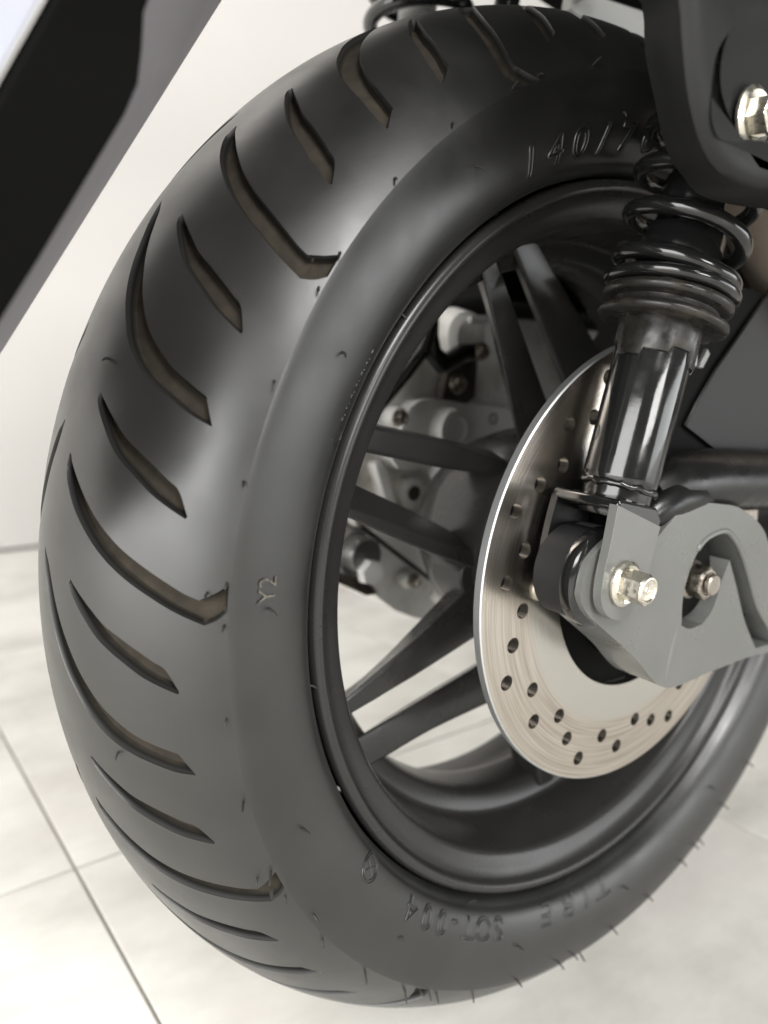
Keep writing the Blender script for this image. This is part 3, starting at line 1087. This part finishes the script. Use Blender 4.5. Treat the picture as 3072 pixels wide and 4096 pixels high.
shock_root = None
shock_root = lathe('shock_absorber', [(.004, .0), (.004, .0152), (.0065, .0164), (.0085, .0166), (.072, .0167), (.074, .0163), (.074, .0)], 'gloss_black', bike, seg=96, origin=sb, axis=sd, angle=40)
tag(shock_root, label='gloss black rear shock absorber with coil spring')
# rough weld bead round the foot
bead = []
for k in range(49):
    a = 2 * math.pi * k / 48
    e1 = sd.orthogonal().normalized()
    e2 = sd.cross(e1)
    bead.append(sb + sd * (0.0042 + 0.0003 * math.sin(9 * a) + 0.0003 * math.sin(14 * a)) + (e1 * math.cos(a) + e2 * math.sin(a)) * 0.0159)
tube('weld_bead', bead, [0.0016 + 0.00025 * math.sin(21 * k / 48 * 6.2832) for k in range(49)], 'gloss_black', shock_root, seg=10, cap=False)
sh('foot_plug', [(-.010, 0), (-.010, .0138), (-.0085, .0148), (.002, .0152), (.004, .0154), (.004, 0)], 'gloss_black', seg=8 * 6)
# notched preload collar: lower edge steps up and down
bmv, bmf = [], []
NC = 96
e1 = sd.orthogonal().normalized()
e2 = sd.cross(e1)
for k in range(NC):
    a = 2 * math.pi * k / NC
    ph = (a / (2 * math.pi) * 3.0 + 0.3) % 1.0
    step = min(1, max(0, (ph - .30) / .03)) * .0030 + min(1, max(0, (ph - .62) / .03)) * .0030 - min(1, max(0, (ph - .93) / .04)) * .0060
    drv = e1 * math.cos(a) + e2 * math.sin(a)
    for (t, r) in ((0.0600 + step, .0160), (0.0600 + step, .0176), (0.0615 + step, .0180), (0.0830, .0181), (0.0845, .0174)):
        bmv.append(sb + sd * t + drv * r)
for k in range(NC):
    k2 = (k + 1) % NC
    for i in range(4):
        bmf.append((k * 5 + i, k * 5 + i + 1, k2 * 5 + i + 1, k2 * 5 + i))
me = mesh('preload_collar', bmv, bmf)
fix_normals(me)
link('preload_collar', me, 'dusty_black', shock_root, angle=30)
sh('lower_spring_seat', [(.0770, .0170), (.0772, .0262), (.0780, .0278), (.0792, .0283), (.0806, .0280), (.0814, .0265), (.0818, .0238), (.0832, .0230), (.0850, .0230), (.0857, .0262), (.0865, .0278), (.0880, .0283),
                          (.0896, .0279), (.0904, .0262), (.0908, .0230), (.0912, .0190)], 'dusty_black', angle=60)
sh('spring_pad', [(.0908, .0255), (.0912, .0285), (.0924, .0296), (.0944, .0298), (.0958, .0288), (.0962, .0255)], 'gloss_black', angle=60)
sh('dust_cover', [(.0860, .0), (.0860, .0178), (.1180, .0176), (.1192, .0168), (.1196, .0150), (.1200, .0142), (.1420, .0138), (.1430, .0125), (.230, .0120), (.230, 0)], 'gloss_black')
# coil spring
path = []
turns, pitch, z0 = 7.2, 0.0192, 0.0985
NPT = int(turns * 40)
for k in range(NPT + 1):
    t = k / 40
    a = -2 * math.pi * t + 2.35
    ht = z0 + (pitch * max(0, t - 0.55) if t < turns - 0.5 else pitch * (turns - 1.05))
    path.append(sb + sd * ht + (e1 * math.cos(a) + e2 * math.sin(a)) * 0.0252)
tube('coil_spring', path, 0.0037, 'spring_black', shock_root, seg=18, angle=80)
sh('upper_spring_seat', [(.232, .0), (.232, .028), (.238, .029), (.244, .028), (.246, .02), (.27, .018), (.27, 0)], 'gloss_black')
# preload tab with two rivets, at the front of the collar
plate('adjuster_tab', [(-0.0165, 0.4165), (-0.0170, 0.4035), (-0.0110, 0.4000), (-0.0060, 0.4050), (-0.0068, 0.4180)], 0.097, 0.1035, 'gloss_black', shock_root, bev=0.0008)
for yy, zz in ((-0.0092, 0.4145), (-0.0108, 0.4043)):
    lathe('rivet', [(.1030, .0), (.1030, .0020), (.1040, .0019), (.1045, .0012), (.1046, 0)], 'dusty_black', shock_root, seg=16, origin=(0, yy, zz))
plate('adjuster_flag', [(0.000, 0.4040), (0.0035, 0.4035), (0.0090, 0.4110), (0.0060, 0.4135)], 0.098, 0.1005, 'bracket_paint', shock_root, bev=0.0006)
# clevis with bushing and bolt
by, bz = -0.0728, 0.3128
cl = [(-0.0820, 0.3480), (-0.0845, 0.3318), (-0.0874, 0.3165), (-0.0869, 0.3068), (-0.0815, 0.2998), (-0.0718, 0.2964), (-0.0630, 0.2982), (-0.0566, 0.3057), (-0.0539, 0.3197), (-0.0500, 0.3355)]
plate('clevis_plate', spline_corners(cl, 4, 0.75), 0.1168, 0.1212, 'bracket_paint', shock_root, bev=0.0011, seg=3)
ci = [(-0.0808, 0.3468), (-0.0841, 0.3351), (-0.0878, 0.3161), (-0.0881, 0.3038), (-0.0808, 0.2957), (-0.0693, 0.2990), (-0.062, 0.306), (-0.0560, 0.3449), (-0.0650, 0.3475)]
plate('clevis_plate', spline_corners(ci, 4, 0.75), 0.0850, 0.0884, 'swing_paint', shock_root, bev=0.0010, seg=3)
plate('clevis_bridge', [(-0.0812, 0.3455), (-0.0505, 0.3345), (-0.0490, 0.3390), (-0.0530, 0.3440), (-0.0800, 0.3500)], 0.0850, 0.1205, 'gloss_black', shock_root, bev=0.0012)
lathe('rubber_bushing', [(.0886, .008), (.0886, .0195), (.0896, .0207), (.1085, .0207), (.1095, .0195), (.1095, .008)], 'bush_rubber', shock_root, seg=72, origin=(0, by - .001, bz), closed=True)
lathe('bushing_collar', [(.1050, .0205), (.1056, .0222), (.1075, .0226), (.1105, .0222), (.1118, .0205), (.1120, .0160)], 'gloss_black', shock_root, seg=72, origin=(0, by - .001, bz))
lathe('bushing_sleeve', [(.1090, .0), (.1090, .0130), (.1168, .0130), (.1168, 0)], 'brown_dirty', shock_root, seg=40, origin=(0, by, bz))
hexbolt('shock_bolt', (0.1212, by - .0003, bz + .0005), shock_root, af=0.0122, head=0.0128, flange=0.0100, a0=0.42)
lathe('bolt_end', [(.0800, 0), (.0800, .0052), (.0812, .0058), (.0850, .0058), (.0850, 0)], 'zinc', shock_root, seg=24, origin=(0, by - 0.003, bz - 0.013))

# ---- exhaust muffler: metal body and black plastic end cover ----------------------
ma = Vector((0.095, -0.030, 0.585)) - Vector((0, 0.819, -0.5735)) * 0.06
md = Vector((0, 0.819, -0.5735)).normalized()
muff = lathe('muffler', [(.118, .0), (.118, .038), (.124, .0445), (.14, .045), (.36, .045), (.40, .035), (.43, .020), (.43, 0)], 'muffler_metal', bike, seg=96, origin=ma, axis=md)
tag(muff, label='metal exhaust muffler under a black plastic end cover')
cov = [(-0.1180, 0.5360), (-0.1092, 0.5236), (-0.1057, 0.5105), (-0.0980, 0.4976), (-0.0882, 0.4829), (-0.0764, 0.4755), (-0.0595, 0.4698), (-0.0141, 0.4716), (0.0500, 0.4800), (0.0500, 0.62), (-0.125, 0.62)]
cof = [(-0.1440, 0.5250), (-0.1390, 0.5070), (-0.1355, 0.4960), (-0.1300, 0.4840), (-0.1215, 0.4735), (-0.1105, 0.4675), (-0.0950, 0.4655), (-0.073, 0.4670), (0.03, 0.478), (0.03, 0.62), (-0.15, 0.62)]
rec = [(-0.0500, 0.5200), (-0.0906, 0.5150), (-0.1062, 0.5085), (-0.1140, 0.4980), (-0.1140, 0.4840), (-0.1100, 0.4775), (-0.1040, 0.4765), (-0.0808, 0.4800), (-0.05, 0.484)]


def loop_resample(poly, n):
    P = np.array(spline_corners(poly, 6, -2))
    Q = np.vstack([P, P[:1]])
    L = np.concatenate([[0], np.cumsum(np.linalg.norm(np.diff(Q, axis=0), axis=1))])
    t = np.linspace(0, L[-1], n, endpoint=False)
    return np.stack([np.interp(t, L, Q[:, 0]), np.interp(t, L, Q[:, 1])], 1)


NL = 120
LB, LF = loop_resample(cov, NL) + np.array([0.004, 0]), loop_resample(cof, NL) + np.array([0.008, 0])
LR = loop_resample([(-0.1062, 0.5185)] + rec[2:] + [(-0.03, 0.486), (-0.03, 0.540), (-0.085, 0.530)], NL)
cF, cR = LF.mean(0), LR.mean(0)
rings = [(0.128, LB), (0.140, LB * .70 + LF * .30), (0.150, LB * .36 + LF * .64), (0.157, LB * .12 + LF * .88), (0.1605, LF), (0.1628, cF + (LF - cF) * .985), (0.1640, cF + (LF - cF) * .965), (0.1645, cF + (LF - cF) * .94),
         (0.1646, cR + (LR - cR) * 1.05), (0.1636, cR + (LR - cR) * 1.012), (0.1600, LR), (0.1520, cR + (LR - cR) * .93), (0.1492, cR + (LR - cR) * .86), (0.1488, cR + (LR - cR) * .4)]
vs, fs = [], []
for (x, lp) in rings:
    vs += [(x, p[0], p[1]) for p in lp]
for a in range(len(rings) - 1):
    for q in range(NL):
        q2 = (q + 1) % NL
        fs.append((a * NL + q, a * NL + q2, (a + 1) * NL + q2, (a + 1) * NL + q))
fs.append(tuple((len(rings) - 1) * NL + q for q in range(NL)))
me = mesh('end_cover', vs, fs)
fix_normals(me)
link('end_cover', me, 'plastic_black', muff, angle=60)
hexbolt('cover_bolt', (0.1500, -0.0675, 0.4915), muff, af=0.0120, head=0.009, flange=0.0110, a0=0.1)

# ---- engine and gear case on the far side ----------------------------------------
case = plate('engine_case', spline_corners([(-0.012, 0.4300), (-0.028, 0.4050), (-0.045, 0.3812), (-0.060, 0.3500), (-0.075, 0.3237), (-0.082, 0.2800), (-0.0720, 0.2600), (-0.0399, 0.2458), (-0.0376, 0.2405), (-0.0244, 0.2300),
                                              (-0.0177, 0.2252), (0.0089, 0.2139), (0.0400, 0.2085), (0.12, 0.205), (0.25, 0.21), (0.30, 0.30), (0.28, 0.42), (0.10, 0.4335)], 3, 0.8), -0.24, -0.100, 'cast_alloy', bike, bev=0.006, seg=3)
tag(case, label='pale grey cast engine gear case seen between the spokes')
plate('gear_cover', spline_corners([(-0.0322, 0.3560), (-0.0250, 0.3707), (-0.0137, 0.3761), (0.0168, 0.3747), (0.0638, 0.3694), (0.11, 0.36), (0.11, 0.325), (0.067, 0.329), (0.02, 0.3270), (-0.0330, 0.3310), (-0.040, 0.3400)], 3, 0.8), -0.102, -0.086, 'cast_alloy_clean', case, bev=0.005, seg=4)
lathe('cover_boss', [(-.088, .0), (-.088, .0175), (-.080, .0150), (-.0765, .0135), (-.0760, .0090), (-.0775, .0080), (-.0775, 0)], 'cast_alloy', case, seg=40, origin=(0, 0.0085, 0.3560))
lathe('cover_boss', [(-.088, .0), (-.088, .0140), (-.078, .0118), (-.0755, .0105), (-.0755, .0070), (-.079, .0065), (-.079, 0)], 'cast_alloy_clean', case, seg=40, origin=(0, 0.0095, 0.3285))
plate('cable_bracket', spline_corners([(0.0010, 0.3760), (0.0048, 0.3944), (0.0087, 0.4064), (0.0330, 0.4070), (0.0325, 0.3773), (0.0251, 0.3728)], 3, 0.8), -0.092, -0.085, 'brown_dirty', case, bev=0.0015)
hexbolt('bracket_bolt', (-0.085, 0.0140, 0.3870), case, af=0.0090, head=0.006, flange=0.0072, material='steel_dark')
tube('cable_guide', [(-0.078, -0.016, 0.4310), (-0.078, -0.0165, 0.4180), (-0.078, -0.0150, 0.4070), (-0.078, -0.0060, 0.4000), (-0.078, 0.0030, 0.4030), (-0.078, 0.0100, 0.4065), (-0.078, 0.0260, 0.4085)],
     [0.0040, 0.0045, 0.0060, 0.0070, 0.0065, 0.0062, 0.0060], 'swing_paint', case, seg=18)
hexbolt('guide_bolt', (-0.074, 0.0240, 0.4085), case, af=0.0080, head=0.005, flange=0.0062, material='steel_dark')
tube('black_cable', [(-0.070, -0.030, 0.4500), (-0.072, -0.0215, 0.4250), (-0.074, -0.0255, 0.4080), (-0.080, -0.036, 0.392), (-0.09, -0.05, 0.37)], 0.0042, 'swing_paint', case, seg=14)
tube('silver_pin', [(-0.075, 0.0130, 0.4290), (-0.075, 0.0340, 0.4304)], 0.0026, 'silver_paint', case, seg=14)
lathe('neck', [(-.098, .0), (-.098, .020), (-.084, .017), (-.080, .012), (-.080, 0)], 'cast_alloy', case, seg=36, origin=(0, 0.020, 0.4180))
lathe('drain_boss', [(-.102, .0), (-.102, .0120), (-.092, .0105), (-.0905, .0090), (-.0905, .0045), (-.098, .0040), (-.098, 0)], 'cast_alloy', case, seg=32, origin=(0, -0.0150, 0.3120))
lathe('case_hole', [(-.0985, .0), (-.0985, .0055), (-.0899, .0052), (-.0899, 0)], 'brown_dirty', case, seg=24, origin=(0, -0.0150, 0.3125))
plate('case_rib', [(-0.050, 0.3350), (-0.0425, 0.3367), (-0.0300, 0.3120), (-0.0240, 0.2900), (-0.0320, 0.2870)], -0.102, -0.090, 'cast_alloy', case, bev=0.003)
plate('case_rib', [(-0.006, 0.300), (0.000, 0.302), (0.030, 0.240), (0.038, 0.215), (0.030, 0.212)], -0.102, -0.096, 'cast_alloy', case, bev=0.002)
plate('case_rib', [(0.020, 0.300), (0.028, 0.300), (0.052, 0.236), (0.046, 0.230)], -0.102, -0.094, 'cast_alloy', case, bev=0.002)
lathe('drain_plug', [(-.12, .0), (-.12, .0150), (-.090, .0135), (-.0865, .0115), (-.0865, 0)], 'bracket_paint', case, seg=6 * 5, origin=(0, -0.0560, 0.2740))
lathe('drain_plug_hex', [(-.0870, .0), (-.0870, .0090), (-.0800, .0085), (-.0790, 0)], 'cast_alloy_clean', case, seg=6, origin=(0, -0.0550, 0.2640), angle=20)
plate('plug_skirt', [(-0.085, 0.270), (-0.045, 0.2500), (-0.040, 0.2440), (-0.050, 0.2440), (-0.072, 0.2560), (-0.088, 0.262)], -0.110, -0.092, 'brown_dirty', case, bev=0.002)

for (yy, zz, rr_) in ((-0.030, 0.364, .0062), (0.052, 0.362, .0062), (-0.034, 0.343, .0055), (-0.058, 0.300, .0060), (-0.012, 0.250, .0055), (0.020, 0.232, .0055)):
    lathe('case_boss', [(-.104, .0), (-.104, rr_ * 1.35), (-.092, rr_ * 1.2), (-.0905, rr_ * 1.05), (-.0905, 0)], 'cast_alloy', case, seg=28, origin=(0, yy, zz))
    hexbolt('case_bolt', (-0.0905, yy, zz), case, af=rr_ * 1.25, head=0.005, flange=rr_ * .95, material='steel_dark', a0=yy * 40)
tube('breather_hose', [(-0.094, -0.052, 0.352), (-0.090, -0.040, 0.345), (-0.090, -0.026, 0.336), (-0.092, -0.012, 0.333)], 0.0032, 'swing_paint', case, seg=12)
tube('case_seam', [(-0.0995, -0.078, 0.300), (-0.0995, -0.050, 0.290), (-0.0995, -0.020, 0.268), (-0.0995, 0.010, 0.246), (-0.0995, 0.060, 0.236)], 0.0016, 'brown_dirty', case, seg=8)

# ---- black bodywork above and beyond the wheel -------------------------------------
box = plate('air_cleaner_box', spline_corners([(0.028, 0.4420), (0.02, 0.50), (0.03, 0.565), (0.10, 0.575), (0.40, 0.56), (0.42, 0.42), (0.10, 0.4390)], 3, 0.8), -0.20, -0.062, 'box_black', bike, bev=0.006)
tag(box, label='black air cleaner box behind the top of the wheel')
tail = plate('tail_underside', spline_corners([(-0.06, 0.72), (0.00, 0.6600), (0.10, 0.6420), (0.22, 0.620), (0.34, 0.56), (0.46, 0.46), (0.60, 0.44), (0.60, 0.80), (-0.10, 0.80)], 3, 0.8), -0.10, 0.095, 'box_black', bike, bev=0.012)
tag(tail, label='black underside of the tail above the tyre')
plate('unseen_tail_blocker', [(-0.36, 0.80), (-0.30, 0.745), (0.10, 0.735), (0.9, 0.70), (1.0, 0.95), (-0.38, 0.95)], -0.17, 0.17, 'box_black', tail, bev=0.02)  # unseen tail, widened to block lamp light from the upper tread
plate('silver_stay', [(0.0290, 0.6030), (0.0360, 0.6000), (0.1003, 0.6030), (0.15, 0.6040), (0.15, 0.6200), (0.0981, 0.6190), (0.0500, 0.6150), (0.0300, 0.6110)], -0.030, -0.022, 'silver_paint', tail, bev=0.002)
tube('stay_pin', [(-0.020, 0.030, 0.609), (-0.012, 0.030, 0.609)], 0.004, 'silver_paint', tail, seg=16)
# far-side spring above the tyre
path = []
for k in range(0, 181):
    t = k / 36
    a = 2 * math.pi * t
    path.append((-0.112 + 0.030 * math.cos(a), -0.0140 + 0.030 * math.sin(a) + 0.10 * (0.020 * t), 0.575 + 0.0200 * t))
ls = tube('far_shock_spring', path, 0.0048, 'gloss_black', bike, seg=14, angle=80)
tag(ls, label='coil spring of the far side shock above the tyre')
tube('far_shock_rod', [(-0.112, -0.016, 0.54), (-0.112, -0.006, 0.70)], 0.012, 'silver_paint', ls, seg=24)
tube('chrome_pipe', [(-0.060, 0.012, 0.594), (-0.060, 0.020, 0.640), (-0.060, 0.03, 0.70)], 0.0075, 'gloss_black', ls, seg=20)

# ---- rear mudguard hanging at the upper left ----------------------------------------
# flap with its inner face turned to the wheel and its dark outer side nearer the camera
ed = [(0.010, -0.1600, 0.6055), (0.010, -0.2054, 0.5340), (0.010, -0.2487, 0.4658), (0.010, -0.2885, 0.4031), (0.010, -0.3300, 0.3380)]
bk = [(0.100, -0.2450, 0.5500), (0.100, -0.2708, 0.4875), (0.100, -0.2722, 0.4720), (0.100, -0.2756, 0.4640), (0.100, -0.2990, 0.4252), (0.100, -0.3300, 0.3760)]
tl = [(0.112, -0.2740, 0.5200), (0.112, -0.2945, 0.4815), (0.112, -0.3055, 0.4618), (0.112, -0.3200, 0.4350)]


def resample(poly, n):
    P = np.array(poly)
    s = np.concatenate([[0], np.cumsum(np.linalg.norm(np.diff(P, axis=0), axis=1))])
    t = np.linspace(0, s[-1], n)
    return np.stack([np.interp(t, s, P[:, i]) for i in range(3)], 1)


def strip(name, a, b_, n, thick, material, parent, bev=0.002):
    """solid panel lofted between two edge lines"""
    A, B = resample(a, n), resample(b_, n)
    nv = np.cross(B - A, np.roll(A, -1, 0) - A)
    nv = nv[n // 2] / np.linalg.norm(nv[n // 2])
    t = nv * thick
    vs = [tuple(p) for p in A] + [tuple(p) for p in B] + [tuple(p + t) for p in A] + [tuple(p + t) for p in B]
    fs = []
    for i in range(n - 1):
        fs += [(i, i + 1, n + i + 1, n + i), (2 * n + i, 3 * n + i, 3 * n + i + 1, 2 * n + i + 1), (i, 2 * n + i, 2 * n + i + 1, i + 1), (n + i, n + i + 1, 3 * n + i + 1, 3 * n + i)]
    fs += [(0, n, 3 * n, 2 * n), (n - 1, 3 * n - 1, 4 * n - 1, 2 * n - 1)]
    m_ = mesh(name, vs, fs)
    fix_normals(m_)
    o = link(name, m_, material, parent, angle=40)
    if bev:
        bevel(o, bev, 3)
    return o


fend = strip('rear_mudguard', ed, bk, 24, 0.0012, 'plastic_reflect_grey', bike, 0.0004)
tag(fend, label='black rear mudguard flap, inner face painted grey for reflected light')
strip('mudguard_side', bk, tl + [(0.112, -0.340, 0.395)], 24, 0.004, 'side_black', fend, 0.001)
strip('number_plate_edge', [(0.113, -0.2740, 0.5230), (0.113, -0.2950, 0.4830), (0.113, -0.3060, 0.4630), (0.113, -0.3200, 0.4370)], [(0.120, -0.300, 0.530), (0.120, -0.322, 0.490), (0.120, -0.334, 0.470), (0.120, -0.345, 0.45)], 12, 0.003, 'plate_pale', fend, 0.0008)
# unseen back of the guard, added to keep rear light off the upper tread
strip('added_mudguard_back', [(0.111, -0.1700, 0.7200), (0.111, -0.2560, 0.5560), (0.111, -0.2970, 0.4830), (0.111, -0.3080, 0.4630), (0.111, -0.3350, 0.4130)],
      [(-0.100, -0.2000, 0.7300), (-0.100, -0.2900, 0.5660), (-0.100, -0.3310, 0.4930), (-0.100, -0.3420, 0.4730), (-0.100, -0.3700, 0.4230)], 12, 0.004, 'side_black', fend, 0.001)
